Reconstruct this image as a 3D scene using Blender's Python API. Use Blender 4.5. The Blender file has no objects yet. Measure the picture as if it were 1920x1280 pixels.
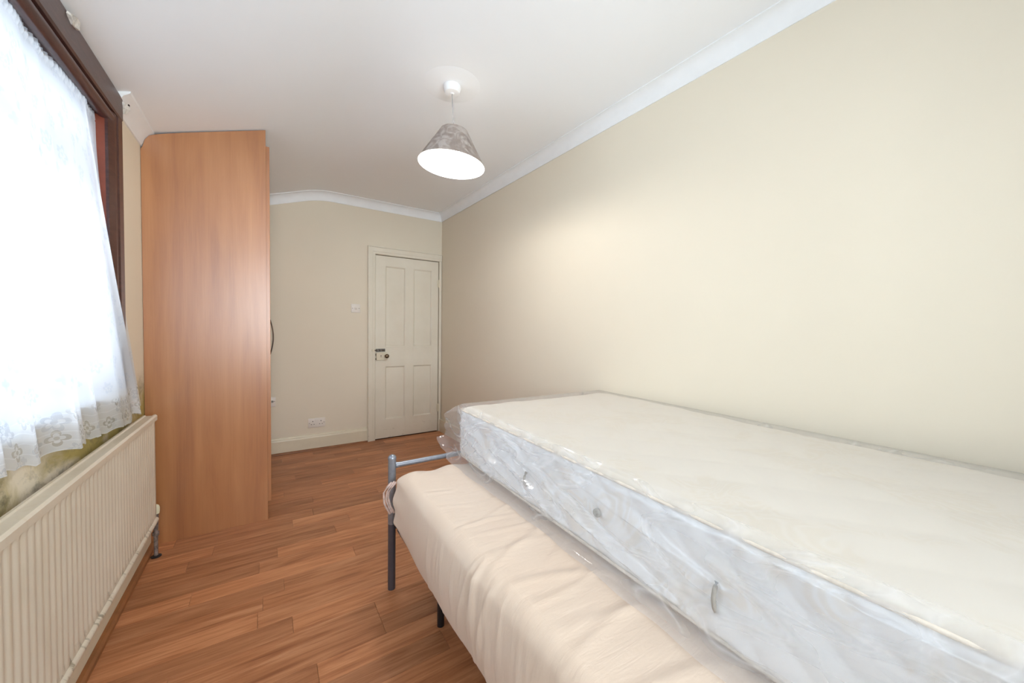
import bpy, bmesh, math, random
import numpy as np
from mathutils import Vector, Matrix
random.seed(7); rng = np.random.default_rng(7)
S = bpy.context.scene; COL = S.collection

# ------------------------------------------------------------------ camera
F, YAW, PITCH, ROLL, CAMH = 695.0, math.radians(33.5), math.radians(-1.7), math.radians(.76), 1.177
cy, sy = math.cos(YAW), math.sin(YAW)
fw, rt, up = Vector((sy, cy, 0)), Vector((cy, -sy, 0)), Vector((0, 0, 1))
f2 = fw*math.cos(PITCH) + up*math.sin(PITCH); u2 = up*math.cos(PITCH) - fw*math.sin(PITCH)
r3 = rt*math.cos(ROLL) + u2*math.sin(ROLL); u3 = u2*math.cos(ROLL) - rt*math.sin(ROLL)
cam = bpy.data.cameras.new('camera'); cam.lens = F/1920*36; cam.sensor_width = 36; cam.clip_start = .02
co = bpy.data.objects.new('camera', cam); COL.objects.link(co); S.camera = co
m = Matrix((r3, u3, -f2)).transposed().to_4x4(); m.translation = (0, 0, CAMH); co.matrix_world = m

# ------------------------------------------------------------------ light and exposure
w = bpy.data.worlds.new('world'); S.world = w; w.use_nodes = True
w.node_tree.nodes['Background'].inputs[0].default_value = (.80, .90, 1, 1)
w.node_tree.nodes['Background'].inputs[1].default_value = 2.2
def area(name, loc, direction, sx, sy_, energy, color):
    l = bpy.data.lights.new(name, 'AREA'); l.shape = 'RECTANGLE'; l.size = sx; l.size_y = sy_
    l.energy = energy; l.color = color
    o = bpy.data.objects.new(name, l); COL.objects.link(o); o.location = loc
    o.rotation_euler = Vector(direction).to_track_quat('-Z', 'Y').to_euler()
    return o
area('daylight_left_window', (-1.25, 1.1, 1.30), (1, 0, .25), 2.9, 1.7, 118, (.74, .87, 1))
area('added_rear_fill', (.45, -1.40, 1.35), (0, 1, .55), 1.7, 1.5, 150, (.84, .93, 1))  # added fill behind the camera, brightens the room and the wardrobe panel
vs = S.view_settings; vs.view_transform = 'Standard'; vs.look = 'None'; vs.gamma = 1; vs.use_curve_mapping = False
vs.exposure = -0.38

# ------------------------------------------------------------------ object helpers
def link(o, parent=None):
    COL.objects.link(o)
    if parent: o.parent = parent
    return o
def tag(o, label=None, cat=None, group=None, kind=None):
    if label: o['label'] = label
    if cat: o['category'] = cat
    if group: o['group'] = group
    if kind: o['kind'] = kind
    return o
def empty(name, loc=(0, 0, 0)):
    o = bpy.data.objects.new(name, None); o.empty_display_size = .05; o.location = loc
    return link(o)
def finish(me, mat, smooth):
    if mat: me.materials.append(mat)
    if smooth:
        me.polygons.foreach_set('use_smooth', [True]*len(me.polygons))
    me.update()
def mesh(name, V, Fc, mat, parent=None, smooth=False, angle=None):
    """world-space verts; a parented part is moved into its parent's frame"""
    me = bpy.data.meshes.new(name)
    off = parent_off(parent)
    me.from_pydata([(v[0]-off[0], v[1]-off[1], v[2]-off[2]) for v in V], [], [tuple(int(i) for i in f) for f in Fc])
    finish(me, mat, smooth or angle is not None)
    if angle is not None:
        me.set_sharp_from_angle(angle=math.radians(angle))
    return link(bpy.data.objects.new(name, me), parent)
def parent_off(p):
    o = Vector((0, 0, 0))
    while p is not None:
        o += p.location; p = p.parent
    return o
class MB:
    """collects shapes for one mesh"""
    def __init__(s): s.bm = bmesh.new()
    def box(s, a, b, bev=0, seg=2):
        t = bmesh.new(); bmesh.ops.create_cube(t, size=1)
        for v in t.verts:
            v.co = Vector([(a[i]+b[i])/2 + v.co[i]*(b[i]-a[i]) for i in range(3)])
        if bev: bmesh.ops.bevel(t, geom=t.edges[:], offset=bev, segments=seg, profile=.5, affect='EDGES')
        s.merge(t); return s
    def tube(s, pts, r, n=14, cap=True):
        pts = [Vector(p) for p in pts]; t = s.bm; rings = []
        rr = r if hasattr(r, '__len__') else [r]*len(pts)
        for i, p in enumerate(pts):
            d = (pts[min(i+1, len(pts)-1)] - pts[max(i-1, 0)]).normalized()
            a = Vector((0, 0, 1)) if abs(d.z) < .9 else Vector((1, 0, 0))
            x = d.cross(a).normalized(); y = d.cross(x)
            rings.append([t.verts.new(p + (x*math.cos(2*math.pi*k/n) + y*math.sin(2*math.pi*k/n))*rr[i]) for k in range(n)])
        for q in range(len(rings)-1):
            for k in range(n): t.faces.new((rings[q][k], rings[q][(k+1) % n], rings[q+1][(k+1) % n], rings[q+1][k]))
        if cap: t.faces.new(rings[0][::-1]); t.faces.new(rings[-1])
        return s
    def lathe(s, prof, c, axis=(0, 0, 1), n=40, cap=False):
        axis = Vector(axis).normalized(); a = Vector((0, 0, 1)) if abs(axis.z) < .9 else Vector((1, 0, 0))
        x = axis.cross(a).normalized(); y = axis.cross(x); c = Vector(c); rings = []
        for r, h in prof:
            rings.append([s.bm.verts.new(c + axis*h + (x*math.cos(2*math.pi*k/n) + y*math.sin(2*math.pi*k/n))*max(r, 1e-5)) for k in range(n)])
        for q in range(len(rings)-1):
            for k in range(n): s.bm.faces.new((rings[q][k], rings[q][(k+1) % n], rings[q+1][(k+1) % n], rings[q+1][k]))
        if cap: s.bm.faces.new(rings[0][::-1]); s.bm.faces.new(rings[-1])
        return s
    def prism(s, pts, axis, a, b):
        """2-D outline swept along an axis; outline coordinates are the two other axes in order"""
        def P(p, h):
            q = list(p); q.insert(axis, h); return q
        A = [s.bm.verts.new(P(p, a)) for p in pts]; B = [s.bm.verts.new(P(p, b)) for p in pts]
        s.bm.faces.new(A[::-1]); s.bm.faces.new(B)
        for i in range(len(pts)):
            j = (i+1) % len(pts); s.bm.faces.new((A[i], A[j], B[j], B[i]))
        return s
    def merge(s, t):
        me = bpy.data.meshes.new('t'); t.to_mesh(me); t.free(); s.bm.from_mesh(me); bpy.data.meshes.remove(me)
    def build(s, name, mat, parent=None, smooth=False, angle=None):
        bmesh.ops.recalc_face_normals(s.bm, faces=s.bm.faces[:])
        me = bpy.data.meshes.new(name); s.bm.to_mesh(me); s.bm.free()
        off = parent_off(parent); me.transform(Matrix.Translation(-off))
        finish(me, mat, smooth or angle is not None)
        if angle is not None: me.set_sharp_from_angle(angle=math.radians(angle))
        return link(bpy.data.objects.new(name, me), parent)
def grid_faces(nu, nv, wrap=False):
    f = []
    for i in range(nu if wrap else nu-1):
        for j in range(nv-1):
            a = i*nv+j; b = ((i+1) % nu)*nv+j
            f.append((a, b, b+1, a+1))
    return f

# ------------------------------------------------------------------ material helpers
class NT:
    def __init__(s, name):
        s.m = bpy.data.materials.new(name); s.m.use_nodes = True; s.t = s.m.node_tree
        s.b = s.t.nodes['Principled BSDF']; s.out = s.t.nodes['Material Output']
    def n(s, typ, **kw):
        nd = s.t.nodes.new(typ)
        for k, v in kw.items():
            if k.startswith('i_'):
                k = k[2:].replace('_', ' '); nd.inputs[int(k) if k.isdigit() else k].default_value = v
            else: setattr(nd, k, v)
        return nd
    def l(s, a, b): s.t.links.new(a, b)
    def math(s, op, a, b=None, c=None):
        nd = s.n('ShaderNodeMath', operation=op)
        for i, x in enumerate((a, b, c)):
            if x is None: continue
            if isinstance(x, (int, float)): nd.inputs[i].default_value = x
            else: s.l(x, nd.inputs[i])
        return nd.outputs[0]
    def coords(s, scale=(1, 1, 1), kind='Object', loc=(0, 0, 0), rot=(0, 0, 0), rand=0):
        tc = s.n('ShaderNodeTexCoord'); mp = s.n('ShaderNodeMapping')
        mp.inputs['Scale'].default_value = scale; mp.inputs['Location'].default_value = loc; mp.inputs['Rotation'].default_value = rot
        src = tc.outputs[kind]
        if rand:
            oi = s.n('ShaderNodeObjectInfo'); vm = s.n('ShaderNodeVectorMath', operation='ADD')
            k = s.math('MULTIPLY', oi.outputs['Random'], rand)
            cb = s.n('ShaderNodeCombineXYZ'); s.l(k, cb.inputs[0]); s.l(k, cb.inputs[1]); s.l(k, cb.inputs[2])
            s.l(src, vm.inputs[0]); s.l(cb.outputs[0], vm.inputs[1]); src = vm.outputs[0]
        s.l(src, mp.inputs['Vector']); return mp.outputs[0]
    def noise(s, vec, scale=5, detail=4, rough=.5, dist=0):
        nd = s.n('ShaderNodeTexNoise'); nd.inputs['Scale'].default_value = scale; nd.inputs['Detail'].default_value = detail
        nd.inputs['Roughness'].default_value = rough; nd.inputs['Distortion'].default_value = dist
        s.l(vec, nd.inputs['Vector']); return nd.outputs['Fac']
    def ramp(s, fac, stops):
        nd = s.n('ShaderNodeValToRGB'); e = nd.color_ramp.elements
        while len(e) < len(stops): e.new(.5)
        for q, (p, c) in zip(e, stops):
            q.position = p; q.color = (*c, 1) if len(c) == 3 else c
        s.l(fac, nd.inputs[0]); return nd.outputs[0]
    def mix(s, fac, a, b, blend='MIX'):
        nd = s.n('ShaderNodeMix', data_type='RGBA', blend_type=blend)
        for inp, x in ((nd.inputs[0], fac), (nd.inputs[6], a), (nd.inputs[7], b)):
            if isinstance(x, (int, float)): inp.default_value = x
            elif isinstance(x, tuple): inp.default_value = (*x, 1)
            else: s.l(x, inp)
        return nd.outputs[2]
    def bump(s, h, strength=.2, dist=.002):
        nd = s.n('ShaderNodeBump'); nd.inputs['Strength'].default_value = strength; nd.inputs['Distance'].default_value = dist
        s.l(h, nd.inputs['Height']); s.l(nd.outputs[0], s.b.inputs['Normal']); return nd.outputs[0]
    def set(s, color=None, rough=.5, metal=0, **kw):
        if isinstance(color, tuple): s.b.inputs['Base Color'].default_value = (*color, 1)
        elif color is not None: s.l(color, s.b.inputs['Base Color'])
        s.b.inputs['Roughness'].default_value = rough; s.b.inputs['Metallic'].default_value = metal
        for k, v in kw.items(): s.b.inputs[k.replace('_', ' ')].default_value = v
        return s.m
def simple(name, c, rough=.5, metal=0, var=.06, scale=12, bump=0, **kw):
    t = NT(name); v = t.coords()
    n = t.noise(v, scale, 5, .6)
    col = t.ramp(n, [(.3, tuple(x*(1-var) for x in c)), (.7, tuple(min(1, x*(1+var)) for x in c))])
    if bump: t.bump(t.noise(v, scale*8, 4), bump)
    return t.set(col, rough, metal, **kw)

def wall_mat(name, c, stains=False):
    t = NT(name); v = t.coords()
    n1 = t.noise(v, 1.6, 4, .55); n2 = t.noise(v, 45, 4, .6)
    col = t.ramp(n1, [(.3, tuple(x*.975 for x in c)), (.7, c)])
    if stains:
        a = t.noise(t.coords((2.0, 1.6, 2.6)), 1.7, 6, .62, .4)
        m1 = t.ramp(a, [(.36, (0, 0, 0)), (.54, (1, 1, 1))])
        b = t.noise(t.coords((2.0, 2.6, 4.0), loc=(3, 1, 2)), 2.6, 7, .68, .3)
        m2 = t.ramp(b, [(.50, (0, 0, 0)), (.70, (1, 1, 1))])
        g = t.n('ShaderNodeSeparateXYZ'); t.l(t.coords(), g.inputs[0])
        low = t.n('ShaderNodeMapRange', clamp=True); t.l(g.outputs[2], low.inputs[0])
        low.inputs[1].default_value = .95; low.inputs[2].default_value = .80
        col = t.mix(t.math('MULTIPLY', m1, low.outputs[0]), col, (.42, .33, .11))
        col = t.mix(t.math('MULTIPLY', t.math('MULTIPLY', m2, low.outputs[0]), .9), col, (.09, .08, .04))
    t.bump(n2, .12, .0015)
    return t.set(col, .72, 0, Specular_IOR_Level=.3)
M = {}
M['cream_wall'] = wall_mat('cream_wall_paint', (.82, .745, .605))
M['cream_wall_stained'] = wall_mat('stained_cream_wall_paint', (.80, .71, .56), True)
M['ceiling'] = wall_mat('white_ceiling_paint', (.95, .955, .96))
M['cornice'] = simple('white_gloss_plaster', (.91, .92, .92), .5, var=.02)
M['cream_gloss'] = simple('aged_cream_gloss', (.77, .70, .54), .34, var=.05, scale=6, bump=.05)
def door_paint():
    t = NT('aged_white_door_paint'); v = t.coords()
    col = t.ramp(t.noise(v, 3, 5, .6), [(.3, (.77, .71, .58)), (.7, (.83, .78, .66))])
    s = t.noise(t.coords((1.2, 1, 3)), 9, 8, .72)
    sp = t.n('ShaderNodeSeparateXYZ'); t.l(v, sp.inputs[0])
    lo = t.n('ShaderNodeMapRange', clamp=True); t.l(sp.outputs[2], lo.inputs[0]); lo.inputs[1].default_value = .22; lo.inputs[2].default_value = .05
    k = t.math('MULTIPLY', t.ramp(s, [(.60, (0, 0, 0)), (.66, (1, 1, 1))]), lo.outputs[0])
    col = t.mix(t.math('MULTIPLY', k, .7), col, (.40, .31, .20))
    t.bump(t.noise(v, 60, 3), .06)
    return t.set(col, .38)
M['door'] = door_paint()
def dark_timber():
    t = NT('dark_stained_timber'); v = t.coords((6, 1.2, 6))
    g = t.noise(v, 10, 7, .65, .6)
    col = t.ramp(g, [(.25, (.030, .011, .010)), (.6, (.070, .027, .022)), (.85, (.13, .055, .04))])
    chip = t.ramp(t.noise(t.coords((1, 1, 1)), 38, 6, .75), [(.70, (0, 0, 0)), (.74, (1, 1, 1))])
    col = t.mix(t.math('MULTIPLY', chip, .6), col, (.34, .22, .15))
    t.bump(g, .2, .002)
    return t.set(col, .30)
M['timber'] = dark_timber()
M['reveal'] = simple('red_brown_varnished_reveal', (.20, .045, .022), .35, var=.25, scale=7)
M['plaster_chip'] = simple('broken_white_plaster', (.72, .69, .63), .9, var=.25, scale=60, bump=.6)
M['hole'] = simple('dark_hole', (.02, .015, .012), .9)
M['upvc'] = simple('white_plastic_window_frame', (.80, .84, .88), .35, var=.02)
def glass():
    t = NT('window_glass'); tr = t.n('ShaderNodeBsdfTransparent'); gl = t.n('ShaderNodeBsdfGlossy'); gl.inputs['Roughness'].default_value = .02
    fr = t.n('ShaderNodeFresnel'); mx = t.n('ShaderNodeMixShader')
    t.l(fr.outputs[0], mx.inputs[0]); t.l(tr.outputs[0], mx.inputs[1]); t.l(gl.outputs[0], mx.inputs[2]); t.l(mx.outputs[0], t.out.inputs[0])
    return t.m
M['glass'] = glass()
def plank_mat():
    t = NT('walnut_laminate'); oi = t.n('ShaderNodeObjectInfo')
    v = t.coords((1.1, 16, 1), rand=37); v2 = t.coords((3, 70, 1), rand=91); v3 = t.coords((.9, 5.5, 1), rand=11)
    g = t.noise(v, 2.2, 9, .62, 1.1); fine = t.noise(v2, 3, 5, .6); knot = t.noise(v3, 1.8, 3, .5, 2.2)
    k = t.math('ADD', t.math('MULTIPLY', g, .60), t.math('ADD', t.math('MULTIPLY', fine, .16), t.math('MULTIPLY', knot, .24)))
    col = t.ramp(k, [(.34, (.225, .085, .042)), (.46, (.355, .155, .078)), (.56, (.45, .215, .115)), (.70, (.57, .31, .18))])
    r = t.n('ShaderNodeMapRange'); t.l(oi.outputs['Random'], r.inputs[0]); r.inputs[3].default_value = .90; r.inputs[4].default_value = 1.32
    hs = t.n('ShaderNodeHueSaturation'); t.l(r.outputs[0], hs.inputs['Value']); t.l(col, hs.inputs['Color'])
    hs.inputs['Saturation'].default_value = 1.08
    t.bump(k, .06, .001)
    m_ = t.set(hs.outputs[0], .42, 0, Specular_IOR_Level=.45)
    return m_
M['plank'] = plank_mat()
M['subfloor'] = simple('dark_floor_joint', (.10, .045, .025), .8)
M['bead'] = simple('brown_floor_bead', (.27, .105, .035), .45, var=.25, scale=9)
def beech(name, axis='z', dark=1.0):
    t = NT(name)
    sc = (9, 9, .75)
    g = t.noise(t.coords(sc), 1.6, 8, .6, .7); fine = t.noise(t.coords((90, 90, 2.2)), 1.6, 4, .6)
    big = t.noise(t.coords((3.2, 3.2, .35)), 1.3, 3, .5, 1.6)
    wv = t.n('ShaderNodeTexWave', wave_type='BANDS', bands_direction='X'); t.l(t.coords((1, 1, .10), loc=(.3, 0, .2)), wv.inputs[0])
    wv.inputs['Scale'].default_value = 4.2; wv.inputs['Distortion'].default_value = 7; wv.inputs['Detail'].default_value = 3; wv.inputs['Detail Scale'].default_value = .8
    k = t.math('ADD', t.math('MULTIPLY', g, .4), t.math('ADD', t.math('MULTIPLY', fine, .15), t.math('ADD', t.math('MULTIPLY', big, .40), t.math('MULTIPLY', wv.outputs['Fac'], .05))))
    col = t.ramp(k, [(.32, (.31*dark, .105*dark, .034*dark)), (.50, (.42*dark, .168*dark, .054*dark)), (.66, (.50*dark, .22*dark, .080*dark))])
    return t.set(col, .36, 0, Specular_IOR_Level=.9, Coat_Weight=.6, Coat_Roughness=.28)
M['beech'] = beech('beech_laminate')
M['beech_edge'] = beech('beech_door_edge', dark=1.05)
M['dark_metal'] = simple('dark_bronze_metal', (.09, .06, .045), .35, .8, var=.2)
M['brass'] = simple('aged_brass_knob', (.20, .15, .10), .35, .9, var=.25, scale=50)
M['bolt'] = simple('tarnished_steel_bolt', (.20, .19, .17), .4, .8, var=.4, scale=60)
M['plastic'] = simple('white_switch_plastic', (.82, .77, .70), .35, var=.02)
M['lamp_plastic'] = simple('white_lamp_plastic', (.85, .85, .85), .35, var=.01)
M['cord'] = simple('grey_lamp_flex', (.35, .34, .34), .5)
def radiator_paint():
    t = NT('yellowed_radiator_enamel'); v = t.coords()
    col = t.ramp(t.noise(v, 3.5, 5, .6), [(.3, (.68, .60, .48)), (.7, (.75, .68, .56))])
    sp = t.ramp(t.noise(v, 60, 4, .8), [(.73, (0, 0, 0)), (.77, (1, 1, 1))])
    col = t.mix(t.math('MULTIPLY', sp, .55), col, (.30, .22, .13))
    dr = t.ramp(t.noise(t.coords((14, 14, .8)), 2, 5, .6), [(.55, (0, 0, 0)), (.75, (1, 1, 1))])
    col = t.mix(t.math('MULTIPLY', dr, .25), col, (.55, .43, .24))
    zz = t.n('ShaderNodeSeparateXYZ'); t.l(v, zz.inputs[0]); lo = t.n('ShaderNodeMapRange', clamp=True); t.l(zz.outputs[2], lo.inputs[0]); lo.inputs[1].default_value = .055; lo.inputs[2].default_value = .03
    gr = t.ramp(t.noise(t.coords((1, 22, 12)), 2.2, 4, .6), [(.55, (0, 0, 0)), (.66, (1, 1, 1))])
    col = t.mix(t.math('MULTIPLY', t.math('MULTIPLY', gr, lo.outputs[0]), .75), col, (.20, .17, .11))
    return t.set(col, .32)
M['radiator'] = radiator_paint()
M['grime'] = simple('dark_grime', (.20, .17, .11), .8, var=.3)
M['valve'] = simple('cream_valve_cap', (.74, .70, .50), .4)
M['pipe'] = simple('worn_painted_pipe', (.22, .18, .16), .5, .3, var=.6, scale=70)
def steel():
    t = NT('silver_grey_painted_steel'); v = t.coords()
    col = t.ramp(t.noise(v, 40, 4, .6), [(.3, (.27, .29, .34)), (.7, (.35, .38, .43))])
    return t.set(col, .32, .55)
M['steel'] = steel()
M['grey_leg'] = simple('dark_grey_painted_leg', (.105, .10, .12), .38, .4, var=.08)
M['black'] = simple('black_plastic', (.015, .014, .016), .45)
M['slat'] = simple('pale_wood_slat', (.50, .34, .18), .6, var=.15)
def sheet():
    t = NT('beige_cotton_sheet'); v = t.coords()
    col = t.ramp(t.noise(v, 2.2, 3, .5), [(.3, (.75, .585, .45)), (.7, (.80, .66, .535))])
    we = t.noise(t.coords((300, 300, 300)), 2, 2, .5)
    fold = t.noise(t.coords((5, 26, 3), rot=(0, 0, -.5)), 2.2, 5, .55, .5)
    t.bump(t.math('ADD', t.math('MULTIPLY', we, .05), fold), .35, .006)
    return t.set(col, .85, 0, Specular_IOR_Level=.15, Sheen_Weight=.25, Sheen_Roughness=.5)
M['sheet'] = sheet()
M['gather'] = simple('pinkish_elastic_edge', (.66, .50, .44), .8, var=.25, scale=50)
def jacquard(name, base, motif, quilt=False):
    t = NT(name); v = t.coords()
    wa = t.n('ShaderNodeTexNoise'); wa.inputs['Scale'].default_value = 3.1; wa.inputs['Detail'].default_value = 1.5; wa.inputs['Distortion'].default_value = 2.4
    t.l(v, wa.inputs['Vector'])
    # contour lines of the noise give the paisley swirls
    r = t.math('FRACT', t.math('MULTIPLY', wa.outputs['Fac'], 13.0))
    ring = t.ramp(r, [(.0, (0, 0, 0)), (.25, (1, 1, 1)), (.60, (1, 1, 1)), (.85, (0, 0, 0))])
    area_ = t.ramp(t.noise(v, 4.3, 2, .5, 1.0), [(.50, (0, 0, 0)), (.57, (1, 1, 1))])
    k = t.math('MULTIPLY', ring, area_)
    col = t.mix(t.math('MULTIPLY', k, .75), base, motif)
    t.bump(t.noise(t.coords((80, 260, 80)), 2, 2), .08, .002)
    return t.set(col, .55, 0, Specular_IOR_Level=.3, Sheen_Weight=.2)
M['top_panel'] = jacquard('cream_jacquard', (.87, .80, .69), (.83, .74, .60))
M['side_panel'] = jacquard('quilted_white_border', (.90, .90, .90), (.85, .80, .73))
M['piping'] = simple('beige_piping', (.76, .68, .58), .7, var=.15, scale=40)
M['strap'] = simple('grey_fabric_strap', (.40, .37, .33), .8, var=.1, scale=60)
M['eyelet'] = simple('grey_metal_vent', (.42, .42, .38), .4, .5)
def film():
    t = NT('clear_polythene_film')
    tr = t.n('ShaderNodeBsdfTransparent'); tr.inputs[0].default_value = (.995, .995, 1, 1)
    gl = t.n('ShaderNodeBsdfGlossy'); gl.inputs['Roughness'].default_value = .07
    df = t.n('ShaderNodeBsdfDiffuse'); df.inputs[0].default_value = (.97, .98, 1, 1)
    tl = t.n('ShaderNodeBsdfTranslucent'); tl.inputs[0].default_value = (.97, .98, 1, 1)
    lw = t.n('ShaderNodeLayerWeight'); lw.inputs[0].default_value = .12
    nz = t.noise(t.coords((14, 14, 14)), 2.2, 2, .5, .8)
    bp = t.n('ShaderNodeBump'); bp.inputs['Strength'].default_value = .16; bp.inputs['Distance'].default_value = .006; t.l(nz, bp.inputs['Height'])
    for nd in (gl, lw): t.l(bp.outputs[0], nd.inputs['Normal'])
    hz = t.n('ShaderNodeMixShader'); hz.inputs[0].default_value = .5; t.l(df.outputs[0], hz.inputs[1]); t.l(tl.outputs[0], hz.inputs[2])
    cr = t.n('ShaderNodeTexNoise'); cr.inputs['Scale'].default_value = 3.4; cr.inputs['Detail'].default_value = 1.5; cr.inputs['Roughness'].default_value = .6; cr.inputs['Distortion'].default_value = .7
    t.l(t.coords((1.0, .8, 2.4), rot=(.5, 0, .3)), cr.inputs['Vector'])
    rd_ = t.math('ABSOLUTE', t.math('SUBTRACT', cr.outputs['Fac'], .5)); line = t.ramp(rd_, [(.0, (1, 1, 1)), (.018, (.25, .25, .25)), (.05, (0, 0, 0))])
    sz = t.n('ShaderNodeSeparateXYZ'); ge = t.n('ShaderNodeNewGeometry'); t.l(ge.outputs['Normal'], sz.inputs[0])
    sidem = t.n('ShaderNodeMapRange', clamp=True); t.l(t.math('ABSOLUTE', sz.outputs[2]), sidem.inputs[0]); sidem.inputs[1].default_value = .95; sidem.inputs[2].default_value = .75
    hazef = t.math('ADD', .26, t.math('MULTIPLY', t.math('MULTIPLY', line, sidem.outputs[0]), .34))
    m1 = t.n('ShaderNodeMixShader'); t.l(hazef, m1.inputs[0]); t.l(tr.outputs[0], m1.inputs[1]); t.l(hz.outputs[0], m1.inputs[2])
    m2 = t.n('ShaderNodeMixShader'); t.l(t.math('MINIMUM', t.math('ADD', t.math('MULTIPLY', lw.outputs['Fresnel'], .8), .06), .30), m2.inputs[0]); t.l(m1.outputs[0], m2.inputs[1]); t.l(gl.outputs[0], m2.inputs[2])
    t.l(m2.outputs[0], t.out.inputs[0]); return t.m
M['film'] = film()
def lace():
    t = NT('white_floral_net_lace'); tc = t.n('ShaderNodeTexCoord'); sp = t.n('ShaderNodeSeparateXYZ'); t.l(tc.outputs['UV'], sp.inputs[0])
    U, V = sp.outputs[0], sp.outputs[1]                                  # metres along cloth / height above hem
    def flower(pu, pv, ou, ov, R, petals, ring=True):
        row = t.math('FLOOR', t.math('DIVIDE', t.math('ADD', V, ov), pv))
        u = t.math('ADD', t.math('ADD', U, ou), t.math('MULTIPLY', t.math('MODULO', row, 2), pu/2))
        x = t.math('SUBTRACT', t.math('MULTIPLY', t.math('FRACT', t.math('DIVIDE', u, pu)), pu), pu/2)
        y = t.math('SUBTRACT', t.math('MULTIPLY', t.math('FRACT', t.math('DIVIDE', t.math('ADD', V, ov), pv)), pv), pv/2)
        r = t.math('SQRT', t.math('ADD', t.math('MULTIPLY', x, x), t.math('MULTIPLY', y, y)))
        a = t.math('ARCTAN2', y, x)
        edge = t.math('MULTIPLY', t.math('ADD', t.math('MULTIPLY', t.math('ABSOLUTE', t.math('COSINE', t.math('MULTIPLY', a, petals/2))), .55), .45), R)
        inside = t.math('LESS_THAN', r, edge)
        if not ring: return inside
        hole = t.math('LESS_THAN', r, t.math('MULTIPLY', edge, .62))
        core = t.math('LESS_THAN', r, R*.22)
        return t.math('MAXIMUM', t.math('SUBTRACT', inside, hole), core)
    k = flower(.15, .17, 0, 0, .030, 5)
    k = t.math('MAXIMUM', k, flower(.15, .17, .045, .05, .017, 4, False))
    k = t.math('MAXIMUM', k, flower(.15, .17, .115, .085, .022, 6))
    k = t.math('MAXIMUM', k, flower(.10, .085, .02, .03, .011, 3, False))
    # dense bottom border with drawn lines
    bd = t.n('ShaderNodeMapRange', clamp=True); t.l(V, bd.inputs[0]); bd.inputs[1].default_value = .125; bd.inputs[2].default_value = .10
    ln = t.math('LESS_THAN', t.math('FRACT', t.math('MULTIPLY', V, 38)), .12)
    bf = flower(.09, .075, .0, .0, .024, 4)
    dens = t.math('ADD', .80, t.math('MULTIPLY', k, .14))
    bden = t.math('SUBTRACT', t.math('ADD', .78, t.math('MULTIPLY', ln, .12)), t.math('MULTIPLY', bf, .34))
    dens = t.math('ADD', t.math('MULTIPLY', dens, t.math('SUBTRACT', 1, bd.outputs[0])), t.math('MULTIPLY', bden, bd.outputs[0]))
    tr = t.n('ShaderNodeBsdfTransparent'); df = t.n('ShaderNodeBsdfDiffuse'); df.inputs[0].default_value = (.90, .93, .97, 1)
    tl = t.n('ShaderNodeBsdfTranslucent'); t.l(t.mix(k, (.88, .91, .95), (.55, .59, .66)), tl.inputs[0])
    a = t.n('ShaderNodeMixShader'); a.inputs[0].default_value = .58; t.l(df.outputs[0], a.inputs[1]); t.l(tl.outputs[0], a.inputs[2])
    b = t.n('ShaderNodeMixShader'); t.l(dens, b.inputs[0]); t.l(tr.outputs[0], b.inputs[1]); t.l(a.outputs[0], b.inputs[2])
    t.l(b.outputs[0], t.out.inputs[0]); return t.m
M['lace'] = lace()
def emit(name, c, e):
    t = NT(name); em = t.n('ShaderNodeEmission'); em.inputs[0].default_value = (*c, 1); em.inputs[1].default_value = e
    t.l(em.outputs[0], t.out.inputs[0]); return t.m
M['bulb'] = emit('lit_bulb', (1, .95, .88), 10)
def shade():
    t = NT('marbled_lamp_shade'); v = t.coords()
    k = t.noise(v, 16, 6, .6, 1.5)
    col = t.ramp(k, [(.44, (.42, .36, .34)), (.58, (.74, .70, .68))])
    df = t.b; t.set(col, .6)
    tl = t.n('ShaderNodeBsdfTranslucent'); tl.inputs[0].default_value = (.85, .80, .75, 1)
    a = t.n('ShaderNodeMixShader'); a.inputs[0].default_value = .65; t.l(df.outputs[0], a.inputs[1]); t.l(tl.outputs[0], a.inputs[2]); t.l(a.outputs[0], t.out.inputs[0])
    return t.m
M['shade'] = shade()
M['shade_in'] = simple('white_shade_lining', (.93, .93, .93), .5, var=.01)

# ------------------------------------------------------------------ room shell
XL, YF, YN, ZC = -.54, 4.03, -.95, 2.49       # left wall face, far wall face, near wall face, flat ceiling
def XR(y): return 1.680 + .0215*(YF - y)     # right wall runs slightly out of square
KX, SLOPE = .42, .332                        # ceiling slopes down left of this line
def zc(x):
    if x > KX+.12: return ZC
    if x < KX-.12: return ZC - SLOPE*(KX-x)
    u = (KX+.12-x)/.24; return ZC - SLOPE*.12*u*u
def struct(o): o['kind'] = 'structure'; return o

# floor: base slab with separately laid planks
floor = struct(MB().box((XL-.25, YN-.2, -.06), (XR(YN)+.2, YF+.2, -.009)).build('floor', M['subfloor']))
PW = .0975; y0 = 1.72 - PW*28; r = 0; pk = {}
known = {(0): -.037}
while y0 + r*PW < YF:
    ya, yb = y0 + r*PW, y0 + (r+1)*PW
    if yb > YN:
        a = max(ya, YN); b = min(yb, YF)
        kk = r - 28
        off = {0: -.037, 1: .38+.26, 2: -.60, 3: .38, 4: -.037, 5: .70, 6: -.33, 7: .42, 8: .124, 9: .9, -1: .38-.3, -2: .38, -3: .38, -4: .80, -5: -.10}.get(kk, None)
        if off is None: off = -.5 + ((kk*.377) % 1.0)*.66
        L = .66
        xs = [off + L*k_ for k_ in range(-4, 6)]
        xr = XR((a+b)/2)
        cuts = [XL] + [x for x in xs if XL+.04 < x < xr-.04] + [xr]
        for x1, x2 in zip(cuts[:-1], cuts[1:]):
            g = .0004
            key = None
            me = MB().box((x1+g, a+g, -.009), (x2-g, b-g, random.uniform(-.0004, 0)), .0006, 1)
            me.build('plank', M['plank'], floor)
    r += 1

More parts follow.
